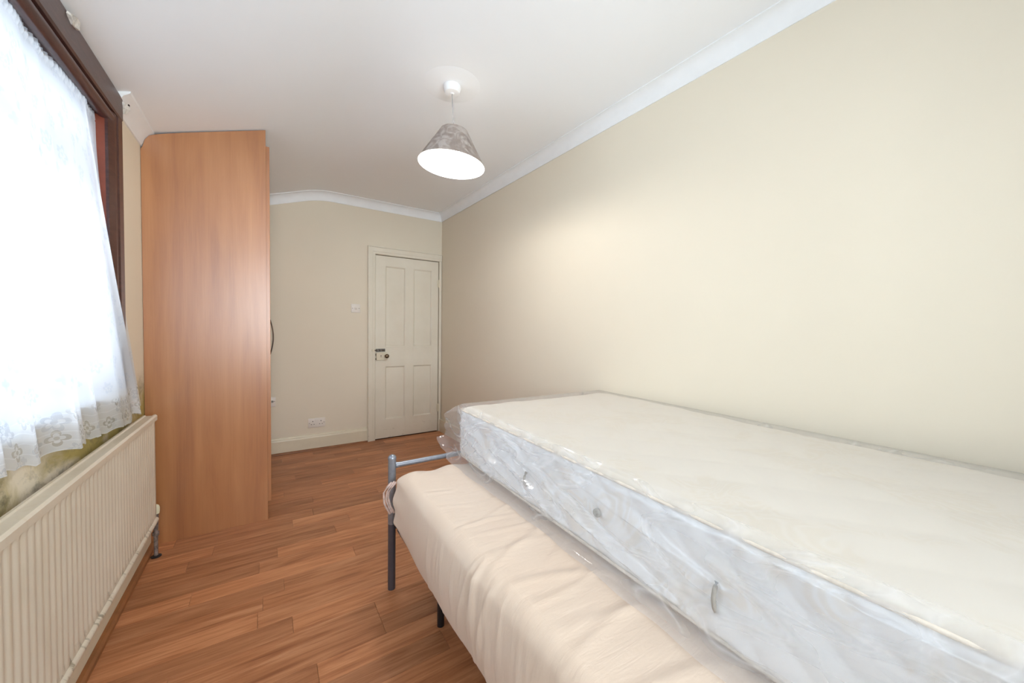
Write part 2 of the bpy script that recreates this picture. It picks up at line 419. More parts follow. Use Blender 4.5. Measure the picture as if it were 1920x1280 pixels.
# walls
oy0, oy1, oz0, oz1 = -.15, 2.19, .885, 2.045            # window opening in the left wall
wl = MB()
th = .24
def ztop(): return 2.25
wl.box((XL-th, YN, -.06), (XL, YF+.2, oz0)); wl.box((XL-th, oy1, oz0), (XL, YF+.2, 2.30)); wl.box((XL-th, YN, oz0), (XL, oy0, 2.30)); wl.box((XL-th, oy0, oz1), (XL, oy1, 2.30))
struct(wl.build('wall_left', M['cream_wall_stained']))
wr = MB(); wr.bm.verts.ensure_lookup_table()
V = [(XR(YN), YN-.2), (XR(YN)+.2, YN-.2), (XR(YF)+.2, YF+.2), (XR(YF), YF+.2)]
wr.prism(V, 2, -.06, 2.7); struct(wr.build('wall_right', M['cream_wall']))
wb = MB()
dx0, dx1, dz1 = .945, 1.652, 1.952
wb.box((XL-th, YF, -.06), (dx0, YF+.2, 2.7)); wb.box((dx1, YF, -.06), (XR(YF)+.1, YF+.2, 2.7)); wb.box((dx0, YF, dz1), (dx1, YF+.2, 2.7)); wb.box((dx0, YF+.12, -.06), (dx1, YF+.2, dz1))
struct(wb.build('wall_back', M['cream_wall']))
nx0, nx1, nz0, nz1 = -.36, 1.25, .85, 2.12                # added opening in the unseen wall behind the camera, for the fill light
wn = MB()
wn.box((XL-th, YN-.2, -.06), (nx0, YN, 2.7)); wn.box((nx1, YN-.2, -.06), (XR(YN)+.2, YN, 2.7)); wn.box((nx0, YN-.2, -.06), (nx1, YN, nz0)); wn.box((nx0, YN-.2, nz1), (nx1, YN, 2.7))
struct(wn.build('wall_front', M['cream_wall']))
# ceiling: flat, with the soft bend into the sloping part on the window side
xs = [XL-.2] + list(np.linspace(XL, KX-.12, 4)) + list(np.linspace(KX-.11, KX+.11, 12)) + [KX+.12, 1.0, 2.1]
cp = [(x, zc(x)) for x in xs] + [(2.1, 2.75), (XL-.2, 2.75)]
cb = MB(); cb.prism([(p[0], p[1]) for p in cp], 1, YN-.2, YF+.2)
struct(cb.build('ceiling', M['ceiling'], angle=30))

# cornices (coved)
def cove(n=9, w=.052, h=.078, lip=.006):
    pts = [(0, -h-lip), (lip, -h-lip), (lip, -h)]
    for i in range(1, n):
        a = i/n*math.pi/2
        pts.append((lip + (w-lip)*(1-math.cos(a)), -h + (h-lip)*math.sin(a)))
    pts += [(w, -lip), (w+lip, -lip), (w+lip, .004), (0, .004)]
    return pts
def sweep(name, path, prof, mat, closed=True):
    """path: list of (origin, out vector, up vector)"""
    Vv, n = [], len(prof)
    for o, ou, uv in path:
        for a, b in prof: Vv.append(Vector(o) + Vector(ou)*a + Vector(uv)*b)
    Fc = []
    for i in range(len(path)-1):
        for k in range(n):
            k2 = (k+1) % n; Fc.append((i*n+k, i*n+k2, (i+1)*n+k2, (i+1)*n+k))
    Fc.append(tuple(range(n))[::-1]); Fc.append(tuple((len(path)-1)*n+k for k in range(n)))
    o = mesh(name, Vv, Fc, mat, angle=28)
    bm = bmesh.new(); bm.from_mesh(o.data); bmesh.ops.recalc_face_normals(bm, faces=bm.faces[:]); bm.to_mesh(o.data); bm.free()
    return o
struct(sweep('trim_1', [((XR(YN), YN, ZC), (-1, 0, 0), (0, 0, 1)), ((XR(YF), YF, ZC), (-1, 0, 0), (0, 0, 1))], cove(), M['cornice']))
path = [((x, YF, zc(x)), (0, -1, 0), (0, 0, 1)) for x in [XL] + list(np.linspace(KX-.14, KX+.14, 11)) + [XR(YF)]]
struct(sweep('trim_2', path, cove(), M['cornice']))
pl_ = [(0, -.078), (.006, -.077), (.010, -.065), (.018, -.040), (.032, -.018), (.052, -.003), (.056, .012), (0, .012)]
struct(sweep('trim_3', [((XL, 2.285, zc(XL)+.012), (1, 0, 0), (0, 0, 1)), ((XL, 2.70, zc(XL)+.012), (1, 0, 0), (0, 0, 1))], pl_, M['cornice']))
# plaster disc on the ceiling above the lamp
LX, LY = .84, 1.886
struct(MB().lathe([(.0, -.0040), (.100, -.0040), (.130, -.0025), (.150, -.0003), (.150, .004), (0, .004)], (LX, LY, ZC), n=64).build('trim_4', M['ceiling'], angle=40))

# baseboards and floor beads
bb = MB().prism([(YF, 0), (YF-.022, 0), (YF-.022, .118), (YF-.018, .130), (YF-.010, .136), (YF-.008, .146), (YF, .150)], 0, 0.0, .868)
struct(bb.build('baseboard_back', M['cream_gloss']))
struct(MB().prism([(YF-.022, 0), (YF-.036, 0), (YF-.034, .008), (YF-.029, .013), (YF-.022, .015)], 0, 0.0, .868).build('trim_5', M['bead']))
bl = MB().prism([(XL, 0), (XL+.020, 0), (XL+.020, .125), (XL+.012, .137), (XL, .140)], 1, YN, 2.675)
struct(bl.build('baseboard_left', M['cream_gloss']))
struct(MB().prism([(XL+.020, 0), (XL+.040, 0), (XL+.039, .014), (XL+.032, .022), (XL+.020, .024)], 1, YN, 2.675).build('trim_6', M['bead']))
brt = MB(); brt.prism([(XR(2.0)-.018, 2.0), (XR(2.0), 2.0), (XR(YF), YF), (XR(YF)-.018, YF)], 2, 0, .14)
struct(brt.build('baseboard_right', M['cream_gloss']))

# ------------------------------------------------------------------ door
door = struct(empty('door_1', (dx0, YF, 0)))
def door_slab():
    b = MB(); x0, x1, z0, z1 = dx0+.006, dx1-.006, .008, dz1-.006; ya, yb = YF+.004, YF+.040
    px = [x0, 1.052, 1.268, 1.356, 1.570, x1]; pz = [z0, .207, .776, .988, 1.842, z1]
    def q(c, e): b.box(c, e, .0012, 1)
    q((px[0], ya, z0), (px[1], yb, z1)); q((px[2], ya, z0), (px[3], yb, z1)); q((px[4], ya, z0), (px[5], yb, z1))
    for a_, c_ in ((px[1], px[2]), (px[3], px[4])):
        for d_, e_ in ((pz[0], pz[1]), (pz[2], pz[3]), (pz[4], pz[5])): q((a_-.001, ya, d_), (c_+.001, yb, e_))
    b.build('door_leaf', M['door'], door)
    for a_, c_ in ((px[1], px[2]), (px[3], px[4])):
        for d_, e_ in ((pz[1], pz[2]), (pz[3], pz[4])):
            p = MB(); m_ = .014
            p.box((a_, ya+.014, d_), (c_, yb-.006, e_))
            # ovolo moulding around the sunk panel
            V = []; 
            for k_, (ins, dep) in enumerate(((0, 0.001), (.004, .002), (.009, .007), (m_, .0135))):
                V.append([p.bm.verts.new((x, ya+dep, z)) for x, z in ((a_+ins, d_+ins), (c_-ins, d_+ins), (c_-ins, e_-ins), (a_+ins, e_-ins))])
            for k_ in range(3):
                for j in range(4): p.bm.faces.new((V[k_][j], V[k_][(j+1) % 4], V[k_+1][(j+1) % 4], V[k_+1][j]))
            p.build('door_panel', M['door'], door)
door_slab()
def casing():
    prof = [(0, 0), (0, .010), (.010, .016), (.022, .016), (.030, .020), (.052, .022), (.066, .024), (.072, .030), (.078, .028), (.078, 0)]
    b = MB(); x0, z1 = dx0+.002, dz1; xe = XR(YF)-.001
    L = [[], [], []]
    for w_, d_ in prof:
        L[0].append(b.bm.verts.new((x0-w_, YF-d_, 0))); L[1].append(b.bm.verts.new((x0-w_, YF-d_, z1+w_))); L[2].append(b.bm.verts.new((xe, YF-d_, z1+w_)))
    n = len(prof)
    for q in range(2):
        for k in range(n): b.bm.faces.new((L[q][k], L[q][(k+1) % n], L[q+1][(k+1) % n], L[q+1][k]))
    b.bm.faces.new(L[0]); b.bm.faces.new(L[2])
    b.box((dx1-.001, YF-.014, 0), (xe, YF, z1), .002, 1)
    b.build('door_casing', M['door'], door)
casing()
MB().box((dx0, YF+.041, 0), (dx1, YF+.118, dz1)).build('door_jamb', M['hole'], door)
lk = MB().box((dx0+.012, YF-.016, .845), (dx0+.125, YF+.004, .925), .003).build('rim_lock', M['cream_gloss'], door)
MB().tube([(dx0+.058, YF-.0175, .893), (dx0+.058, YF-.013, .893)], .0045).box((dx0+.0565, YF-.0172, .876), (dx0+.0595, YF-.0135, .893)).build('keyhole', M['hole'], lk)
MB().box((dx0+.004, YF-.015, .850), (dx0+.012, YF, .868)).box((dx0+.004, YF-.015, .895), (dx0+.012, YF, .915)).build('lock_keep', M['brass'], door)
MB().lathe([(0, -.052), (.012, -.051), (.020, -.044), (.023, -.036), (.020, -.027), (.011, -.020), (.009, -.010), (.016, -.006), (.017, 0), (0, 0)], (dx0+.112, YF-.012, .889), (0, 1, 0), 24).build('door_knob', M['brass'], door, angle=50)
bt = MB().box((dx0+.010, YF-.002, .934), (dx0+.105, YF+.004, .966), .001, 1).build('bolt_plate', M['bolt'], door)
MB().tube([(dx0-.012, YF-.010, .950), (dx0+.098, YF-.010, .950)], .0055).box((dx0+.072, YF-.022, .944), (dx0+.080, YF-.010, .956), .001, 1).build('bolt_bar', M['dark_metal'], bt, angle=40)
MB().box((dx0+.018, YF-.019, .936), (dx0+.040, YF-.001, .964), .004).box((dx0+.050, YF-.019, .936), (dx0+.064, YF-.001, .964), .004).build('bolt_keeper', M['bolt'], bt)
MB().box((dx0-.036, YF-.034, .940), (dx0-.012, YF-.024, .962), .002).build('bolt_socket', M['cream_gloss'], bt)
for z in (.275, 1.70):
    MB().tube([(dx1-.001, YF-.010, z-.045), (dx1-.001, YF-.010, z+.045)], .006).box((dx1-.02, YF-.004, z-.042), (dx1+.010, YF+.003, z+.042)).build('hinge', M['cream_gloss'], door)

# ------------------------------------------------------------------ window on the left wall
win = struct(empty('window_1', (XL, 1.0, oz0)))
b = MB()      # face boards: head against the ceiling, post on the far side
b.prism([(XL+.001, 2.052), (XL+.020, 2.056), (XL+.024, 2.064), (XL+.024, 2.155), (XL+.018, 2.168), (XL+.001, 2.175)], 1, oy0-.1, 2.304)
b.build('head_board', M['timber'], win)
MB().prism([(XL+.001, 2.172), (XL+.001, 2.302), (XL+.018, 2.302), (XL+.024, 2.294), (XL+.024, 2.243), (XL+.020, 2.235), (XL+.020, 2.213), (XL+.010, 2.172)], 2, .90, 2.052).build('side_board', M['timber'], win)
MB().tube([(XL+.000, oy0-.1, 2.030), (XL+.000, 2.205, 2.030)], .0225, 20).build('head_moulding', M['timber'], win, angle=60)
MB().box((XL-.22, oy0, 2.018), (XL-.006, oy1+.012, 2.046)).build('head_lining', M['timber'], win)
MB().box((XL-.22, 2.172, oz0), (XL+.001, 2.189, 2.018)).build('side_lining', M['reveal'], win)
MB().box((XL-.20, oy0+.001, oz0), (XL-.10, oy1-.02, oz0+.018)).box((XL-.115, oy0-.02, oz0+.001), (XL+.012, oy1+.01, oz0+.022), .005).build('window_sill', M['upvc'], win)
fx0, fx1 = XL-.215, XL-.155
fr = MB()
fr.box((fx0, oy0, oz0+.018), (fx1, oy1-.02, oz0+.075), .004, 1); fr.box((fx0, oy0, 1.96), (fx1, oy1-.02, 2.018), .004, 1)
for y in (oy0, .52, 1.28, 2.112): fr.box((fx0, y, oz0+.03), (fx1, y+.058, 2.0), .004, 1)
fr.box((fx0, oy0, 1.70), (fx1+.004, oy1-.02, 1.762), .004, 1)
fr.build('window_frame', M['upvc'], win)
for ya, yb in ((oy0+.058, .52), (.578, 1.28), (1.338, 2.112)):
    for za, zb in ((oz0+.075, 1.70), (1.762, 1.96)):
        MB().box((XL-.19, ya, za), (XL-.184, yb, zb)).build('pane', M['glass'], win)
# added window behind the camera, never in view; gives the wardrobe sheen
w2 = struct(empty('added_window_2', (.75, YN, nz0)))
fr = MB()
for a_, c_ in (((nx0, nz0), (nx1, nz0+.06)), ((nx0, nz1-.06), (nx1, nz1)), ((nx0, nz0), (nx0+.06, nz1)), ((nx1-.06, nz0), (nx1, nz1)), ((.42, nz0), (.48, nz1))):
    fr.box((a_[0], YN-.14, a_[1]), (c_[0], YN-.08, c_[1]), .004, 1)
fr.build('window_frame', M['upvc'], w2)
for xa, xb in ((nx0+.06, .42), (.48, nx1-.06)): MB().box((xa, YN-.113, nz0+.06), (xb, YN-.107, nz1-.06)).build('pane', M['glass'], w2)

# broken plaster beside the head board
def chip(pts, thick, z_or, name='plaster_chip'):
    pass
def rough_patch(name, c, du, dv, n, su, sv, mat, seed, lift):
    rg = np.random.default_rng(seed); b = MB(); N = 11; u = Vector(du).normalized(); v = Vector(dv).normalized(); nn = u.cross(v)
    c = Vector(c); ring = []
    for k in range(N):
        a = 2*math.pi*k/N; rr = rg.uniform(.65, 1.15); ring.append((su*rr*math.cos(a), sv*rr*math.sin(a)))
    A = [b.bm.verts.new(c + u*x + v*y) for x, y in ring]; B = [b.bm.verts.new(c + u*x*.85 + v*y*.85 + Vector(n)*lift*rg.uniform(.5, 1.4)) for x, y in ring]
    ct = b.bm.verts.new(c + Vector(n)*lift*.9); b.bm.faces.new(A[::-1])
    for k in range(N): b.bm.faces.new((A[k], A[(k+1) % N], B[(k+1) % N], B[k])); b.bm.faces.new((B[k], B[(k+1) % N], ct))
    return b.build(name, mat)
p = rough_patch('plaster_chip', (XL+.026, 1.80, 2.150), (0, 1, 0), (.3, 0, 1), (1, 0, -.25), .050, .017, M['plaster_chip'], 3, .008)
tag(p, 'ragged white plaster chip on the dark window head board near the frame top', 'plaster chip')
p = rough_patch('plaster_chip', (XL+.020, 2.318, 2.128), (0, 1, -.55), (.5, 0, .8), (1, 0, -.3), .030, .020, M['plaster_chip'], 5, .012)
tag(p, 'small broken plaster lump at the top corner of the dark window post', 'plaster chip')
p2 = MB().lathe([(0, 0), (.007, .0), (.006, .004), (0, .005)], (XL+.037, 2.322, 2.141), (1, 0, -.2), 10).build('dark_hole', M['hole'], p)

# ------------------------------------------------------------------ lace curtain
def curtain():
    nu, nv = 560, 110; root = None
    Yn, Yt, Yb = -.10, 2.165, 2.46
    uu = np.linspace(0, 1, nu); vv = np.linspace(0, 1, nv)
    hy = [-.2, 1.30, 1.45, 1.65, 1.82, 1.95, 2.05, 2.15, 2.24, 2.34, 2.46]
    hz = [.86, .838, .822, .806, .795, .770, .780, .764, .795, .776, .790]
    # pleats: irregular centres, sharp on one side
    rg = np.random.default_rng(12); cen = np.array([.30, .42, .50, .575, .64, .70, .745, .80, .855, .895, .94, .97]); amp = np.array([.5, 1.1, .6, 1.2, .5, 1.3, .6, .9, 1.3, .7, 1.0, .4]); wd = rg.uniform(.010, .022, 12)
    P = np.zeros((nu, nv, 3)); UV = np.zeros((nu, nv, 2))
    for i, u in enumerate(uu):
        phase = u*2*math.pi
        fold = sum(a_*math.exp(-((u-c_)/w_)**2) for c_, a_, w_ in zip(cen, amp, wd))
        wave = math.sin(phase*7 + 1.3*math.sin(phase*3)) + .22*math.sin(phase*29 + 2*math.sin(phase*3))*(1-.6*1)
        for j, v in enumerate(vv):
            y = Yn + (Yt-Yn)*u + (Yb-Yt)*v**1.1*max(0, (u-.25)/.75)**1.6
            zt = 2.028 + .006*abs(math.sin(phase*52)) ; zb = np.interp(y, hy, hz) + .007*abs(math.sin(y*math.pi/.062)) - .004
            z = zt + (zb-zt)*v
            x = XL-.020 + .058*v + (.010+.014*v)*wave*.55 + fold*(.006+.026*v) - .006
            if v < .03: x += .006*math.sin(phase*104)
            y2 = y + (.004+.012*v)*math.cos(phase*7 + 1.3*math.sin(phase*3)) * (1 if .02 < u < .985 else .3)
            P[i, j] = (x, y2, z); UV[i, j] = (u*3.6, (z-zb))
    o = mesh('net_curtain', P.reshape(-1, 3), grid_faces(nu, nv), M['lace'], smooth=True)
    uv = o.data.uv_layers.new(name='UVMap'); idx = np.empty(len(o.data.loops), dtype=np.int32); o.data.loops.foreach_get('vertex_index', idx)
    uv.data.foreach_set('uv', UV.reshape(-1, 2)[idx].ravel())
    tag(o, 'white floral lace net curtain with scalloped hem hanging over the window', 'curtain')
curtain()
tag(MB().tube([(XL-.030, oy0+.02, 2.008), (XL-.030, 2.170, 2.008)], .0035, 8).build('curtain_wire', M['lamp_plastic']), 'thin white curtain wire stretched under the dark window head', 'curtain wire')

# ------------------------------------------------------------------ wardrobe
WY0, WY1 = 2.683, 3.99
wd = empty('wardrobe', (-.25, 3.3, 0))
tag(wd, 'tall fitted beech laminate wardrobe scribed to the sloping ceiling in the corner', 'wardrobe')
out = [(0.0, 0), (-.5385, 0), (-.5385, 2.088), (-.531, 2.104), (-.522, 2.140), (-.505, 2.166), (-.478, 2.180), (-.43, 2.198), (-.37, 2.220), (-.147, 2.296), (0.0, 2.346)]
MB().prism(out[::-1], 1, WY0, WY0+.018).build('side_panel', M['beech'], wd)
ob = [(x-.0, z) for x, z in out]
MB().box((-.016, WY0+.0185, .0), (-.001, WY1, .098)).build('plinth', M['beech'], wd)
MB().prism([(-.40, .10), (-.022, .10), (-.022, 2.30), (-.40, 2.17)], 1, WY0+.02, WY1).build('carcass', M['beech'], wd)
for k in range(2):
    ya = WY0+.024 + k*.643; yb = ya+.639
    d = MB().box((-.001, ya, .103), (.019, yb, 2.262), .0015, 1).build('wardrobe_door', M['beech_edge'], wd)
    if k == 1 or k == 0:
        hy_ = ya+.60 if k == 0 else ya+.04
        if k == 1:
            zz = [1.245 - .29*i/20 for i in range(21)]
            MB().tube([(.0195 + .0235*math.sin(math.pi*i/20)**.9, 3.52, zz[i]) for i in range(21)], .0045, 8).build('bow_handle', M['dark_metal'], d, smooth=True)
MB().prism([(-.30, 2.228), (-.004, 2.228), (-.004, 2.330), (-.30, 2.229)], 1, WY0+.024, WY1).build('top_filler', M['beech'], wd)

# ------------------------------------------------------------------ switch and sockets on the far wall
def plate(name, x0, x1, z0, z1, label, cat, mat=None):
    t = empty(name, ((x0+x1)/2, YF, z0)); tag(t, label, cat)
    MB().box((x0, YF-.009, z0), (x1, YF, z1), .0025).build('face_plate', mat or M['plastic'], t, angle=40)
    return t
t = plate('light_switch', .712, .798, 1.338, 1.424, 'square white light switch plate on the cream wall left of the door', 'switch')
MB().lathe([(0, -.007), (.010, -.006), (.013, -.002), (.014, 0), (0, 0)], (.755, YF-.009, 1.382), (0, 1, 0), 20).build('round_button', M['plastic'], t, angle=50)
for x in (.724, .786): MB().tube([(x, YF-.0105, 1.381), (x, YF-.008, 1.381)], .0035, 10).build('screw', M['brass'], t)
t = plate('double_socket', .327, .474, .214, .302, 'white double wall socket with two rockers low on the far wall', 'socket')
for cx in (.366, .437):
    for a_, b_ in (((cx-.003, YF-.0098, .268), (cx+.003, YF-.0085, .278)), ((cx-.015, YF-.0098, .242), (cx-.008, YF-.0085, .247)), ((cx+.008, YF-.0098, .242), (cx+.015, YF-.0085, .247))):
        MB().box(a_, b_).build('pin_hole', M['hole'], t)
for cx in (.392, .412): MB().box((cx-.007, YF-.013, .270), (cx+.007, YF-.0088, .292), .0012, 1).build('rocker', M['plastic'], t)
for cx in (.338, .463): MB().tube([(cx, YF-.0105, .258), (cx, YF-.008, .258)], .0032, 10).build('screw', M['brass'], t)
t = plate('aerial_socket', -.02, .066, .449, .537, 'white single outlet plate half hidden behind the wardrobe edge', 'socket')
MB().lathe([(.008, -.006), (.008, 0), (.005, 0), (.005, -.006)], (.040, YF-.009, .498), (0, 1, 0), 16).build('outlet_hole', M['hole'], t)
MB().tube([(.056, YF-.0105, .498), (.056, YF-.008, .498)], .0032, 10).build('screw', M['brass'], t)

# ------------------------------------------------------------------ radiator
RX, RY0, RY1, RZ0, RZ1 = -.468, .62, 2.505, .195, .735
rd = empty('radiator', (RX-.03, 1.5, RZ0))
tag(rd, 'long yellowed white ribbed panel radiator under the lace curtained window', 'radiator')
def panel(x_front, sgn, name):
    pitch = .0333; n = int((RY1-RY0)/pitch*8); ys = np.linspace(RY0, RY1, n+1); V = []
    zs = [RZ0+.012, RZ0+.03, RZ0+.05, RZ1-.05, RZ1-.030, RZ1-.012]; dep = [0, 0, 1, 1, 0, 0]
    for y in ys:
        ph = ((y-RY0)/pitch) % 1
        g = .5-.5*math.cos(2*math.pi*ph); g = g**1.6
        edge = min(1, (y-RY0)/.03, (RY1-y)/.012)
        for z, d in zip(zs, dep): V.append((x_front - sgn*.0052*g*d*edge, y, z))
    f = grid_faces(len(ys), len(zs)); o = mesh(name, V, f, M['radiator'], rd, smooth=True)
    md = o.modifiers.new('thickness', 'SOLIDIFY'); md.thickness = .003; md.offset = 0
    return o
panel(RX, 1, 'front_panel')
panel(RX-.034, -1, 'rear_panel')
cap = [(RX-.046, RZ1-.022), (RX-.046, RZ1-.004), (RX-.042, RZ1), (RX-.034, RZ1+.001), (RX-.031, RZ1-.004), (RX-.007, RZ1-.004), (RX-.004, RZ1+.001), (RX+.004, RZ1+.001), (RX+.010, RZ1-.006), (RX+.010, RZ1-.026), (RX+.006, RZ1-.030), (RX-.040, RZ1-.030)]
MB().prism(cap, 1, RY0-.004, RY1+.004).build('top_cap', M['radiator'], rd, angle=30)
tb = MB()
tb.tube([(RX-.002, RY0, RZ0+.012), (RX-.002, RY1, RZ0+.012)], .013, 16); tb.tube([(RX-.034, RY0, RZ0+.012), (RX-.034, RY1, RZ0+.012)], .012, 12)
tb.box((RX-.036, RY0, RZ0-.001), (RX-.002, RY1, RZ0+.010)).build('bottom_header', M['radiator'], rd, angle=50)
for ya in (RY0, RY1-.004): MB().box((RX-.034, ya, RZ0+.02), (RX-.001, ya+.004, RZ1-.03)).build('end_plate', M['radiator'], rd)
MB().tube([(RX-.016, RY1, RZ0+.012), (RX-.016, RY1+.045, RZ0+.012)], .010, 14).build('valve_tail', M['pipe'], rd, smooth=True)
vx, vy = RX-.006, RY1+.040
MB().lathe([(0, .0), (.012, .0), (.0135, .012), (.0135, .030), (.011, .040), (.005, .046), (0, .047)], (vx, vy, .222), n=18).build('valve_cap', M['valve'], rd, angle=40)
MB().tube([(vx-.003, vy, 0.0), (vx-.003, vy, .10), (vx-.002, vy, .222)], [.0085, .0085, .011], 14).lathe([(0, .0), (.014, .0), (.014, .018), (0, .018)], (vx-.003, vy, .110), n=6).build('supply_pipe', M['pipe'], rd, angle=40)
MB().lathe([(.021, 0), (.021, .004), (.009, .007), (.009, 0)], (vx-.003, vy, 0), n=20).build('pipe_collar', M['black'], rd, angle=40)
for y in (1.0, 2.2): MB().box((XL+.0005, y-.02, RZ0+.05), (RX-.030, y+.02, RZ1-.08)).build('wall_bracket', M['radiator'], rd)

# ------------------------------------------------------------------ pendant lamp
pn = empty('pendant_lamp', (LX, LY, ZC))
tag(pn, 'lit pendant lamp with tilted marbled cone shade hanging from the ceiling', 'lamp')
MB().lathe([(0, -.0045), (.047, -.0045), (.047, -.012), (.042, -.034), (.038, -.040), (.012, -.042), (.008, -.046), (0, -.046)], (LX, LY, ZC), n=36).build('ceiling_rose', M['lamp_plastic'], pn, angle=35)
ax = Vector((-.066, .038, -1)).normalized()         # shade hangs slightly off plumb
ZS = 2.262; apex = Vector((LX+.013, LY-.008, ZS))
MB().tube([(LX, LY, ZC-.044), (LX+.003, LY, 2.38), (LX+.010, LY-.006, ZS+.005)], .0024, 8).build('flex', M['cord'], pn, smooth=True)
MB().lathe([(0, -.012), (.010, -.010), (.017, .0), (.019, .030), (.021, .034), (.021, .040), (.017, .044), (.016, .060), (0, .060)], apex, ax, 24).build('lamp_holder', M['lamp_plastic'], pn, angle=40)
sr0, sr1, sh = .072, .180, .185
def cone(name, r0, r1, h, mat, thick, par):
    rx = (Vector((1, .0, .085)).normalized()); prof = []
    o = MB().lathe([(r0, 0), (r1, h), (r1-thick, h), (r0-thick, 0), (r0, 0)], apex + ax*.012, ax, 64)
    return o.build(name, mat, par, angle=40)
shd = cone('lamp_shade', sr0, sr1, sh, M['shade'], .0012, pn)
MB().lathe([(sr0-.0018, .001), (sr1-.0022, sh-.0005)], apex + ax*.012, ax, 64).build('shade_lining', M['shade_in'], shd, smooth=True)
MB().lathe([(0, .001), (sr0-.002, .001), (sr0-.002, .003), (0, .003)], apex + ax*.012, ax, 48).build('shade_top', M['shade'], shd, angle=40)
for k in range(3):
    a = 2*math.pi*k/3; q = ax.cross(Vector((0, 1, 0))).normalized(); q2 = ax.cross(q)
    d = q*math.cos(a)+q2*math.sin(a); c0 = apex+ax*.038
    MB().tube([c0+d*.020, apex+ax*.014+d*(sr0-.003)], .0016, 6).build('carrier_arm', M['lamp_plastic'], shd, smooth=True)
MB().lathe([(0, .060), (.014, .060), (.016, .075), (.028, .100), (.031, .122), (.026, .142), (.012, .154), (0, .157)], apex, ax, 28).build('bulb', M['bulb'], pn, smooth=True)
pl = bpy.data.lights.new('bulb_light', 'POINT'); pl.energy = 22; pl.color = (1, .96, .92); pl.shadow_soft_size = .05
plo = bpy.data.objects.new('bulb_light', pl); link(plo, pn); plo.location = apex + ax*.176 - Vector((LX, LY, ZC))

# ------------------------------------------------------------------ soft rounded slabs
def slab(lo, hi, rad, nx, ny, nz, disp, xf=None):
    lo, hi = np.array(lo, float), np.array(hi, float)
    def sp(a, b, n):
        t = np.linspace(0, 1, n); e = np.linspace(0, 1, 7)[1:-1]*rad
        return np.unique(np.round(np.concatenate([a+(b-a)*t, a+e, b-e]), 5))
    X, Y, Z = sp(lo[0], hi[0], nx), sp(lo[1], hi[1], ny), sp(lo[2], hi[2], nz)
    V, Fc, ids = [], [], {}
    def vid(p):
        k = (round(p[0], 5), round(p[1], 5), round(p[2], 5))
        if k not in ids: ids[k] = len(V); V.append(k)
        return ids[k]
    def face(A, B, f, flip):
        g = [[vid(f(a, b)) for b in B] for a in A]
        for i in range(len(A)-1):
            for j in range(len(B)-1):
                q = (g[i][j], g[i+1][j], g[i+1][j+1], g[i][j+1]); Fc.append(q[::-1] if flip else q)
    face(X, Y, lambda a, b: (a, b, hi[2]), False); face(X, Y, lambda a, b: (a, b, lo[2]), True)
    face(Y, Z, lambda a, b: (hi[0], a, b), False); face(Y, Z, lambda a, b: (lo[0], a, b), True)
    face(X, Z, lambda a, b: (a, lo[1], b), False); face(X, Z, lambda a, b: (a, hi[1], b), True)
    V = np.array(V); q = np.clip(V, lo+rad, hi-rad); n = V-q; n /= np.linalg.norm(n, axis=1)[:, None]
    P = q+n*rad
    P = P + disp(P, n)
    return P, Fc, n
def ridged(x, y, seed, f=1.0, oct=3):
    rg = np.random.default_rng(seed); out = 0; a = 1; tot = 0
    for o in range(oct):
        for _ in range(3):
            th_ = rg.uniform(0, math.pi); ph = rg.uniform(0, 6.28, 3); fr_ = f*(2**o)*rg.uniform(.7, 1.3)
            w_ = np.sin(fr_*(x*math.cos(th_)+y*math.sin(th_)) + ph[0] + 1.2*np.sin(fr_*.6*(x*math.sin(th_)-y*math.cos(th_))+ph[1]))
            out = out + a*(1-np.abs(w_))**2; tot += a
        a *= .5
    return out/tot
def crease(x, y, x0, y0, x1, y1, w_, h, curve=0.0):
    """ridge along a segment: sharp profile, fading at its ends"""
    dx, dy = x1-x0, y1-y0; L = math.hypot(dx, dy); ux, uy = dx/L, dy/L
    s = (x-x0)*ux + (y-y0)*uy; d = -(x-x0)*uy + (y-y0)*ux; t_ = np.clip(s/L, 0, 1)
    d = d - curve*np.sin(math.pi*t_)
    fade = np.where((s > 0) & (s < L), np.sin(math.pi*t_)**.6, 0)
    return h*fade*(np.exp(-(d/w_)**2) - .45*np.exp(-((d-w_*1.8)/(w_*1.3))**2))

# ------------------------------------------------------------------ bed frame
BX0, BX1, BY0, BY1 = .467, 1.690, -.36, 1.670
bed = empty('bed_frame', ((BX0+BX1)/2, (BY0+BY1)/2, 0))
tag(bed, 'silver grey tubular metal bed frame standing on the laminate beside the wall', 'bed')
def post(x, y, h):
    p = MB().tube([(x, y, .0), (x, y, .30)], .0165, 20).build('leg', M['grey_leg'], bed, angle=40)
    return MB().tube([(x, y, .30), (x, y, h-.017)], .017, 20, True).lathe([(.0175, -.005), (.0185, .0), (.0178, .008), (.014, .014), (.007, .018), (0, .019)], (x, y, h-.018), n=20).build('post', M['steel'], bed, angle=50)
for x in (BX0, BX1): post(x, BY1, .612); post(x, BY0, .95)
MB().tube([(BX0+.016, BY1, .562), (BX1-.016, BY1, .562)], .0115, 16).tube([(BX0+.015, BY1, .562), (BX0+.024, BY1, .562)], .0135, 16).build('foot_rail', M['steel'], bed, angle=50)
MB().tube([(BX0+.016, BY0, .90), (BX1-.016, BY0, .90)], .0115, 16).build('head_rail', M['steel'], bed, angle=50)
for y in (BY0, BY1): MB().tube([(BX0+.016, y, .285), (BX1-.016, y, .285)], .014, 16).build('cross_rail', M['grey_leg'], bed, angle=50)
for x in (BX0+.030, BX1-.030): MB().box((x-.010, BY0+.012, .262), (x+.010, BY1-.012, .292), .002, 1).build('side_rail', M['grey_leg'], bed)
MB().box(((BX0+BX1)/2-.012, BY0+.012, .262), ((BX0+BX1)/2+.012, BY1-.012, .290), .002, 1).build('centre_rail', M['grey_leg'], bed)
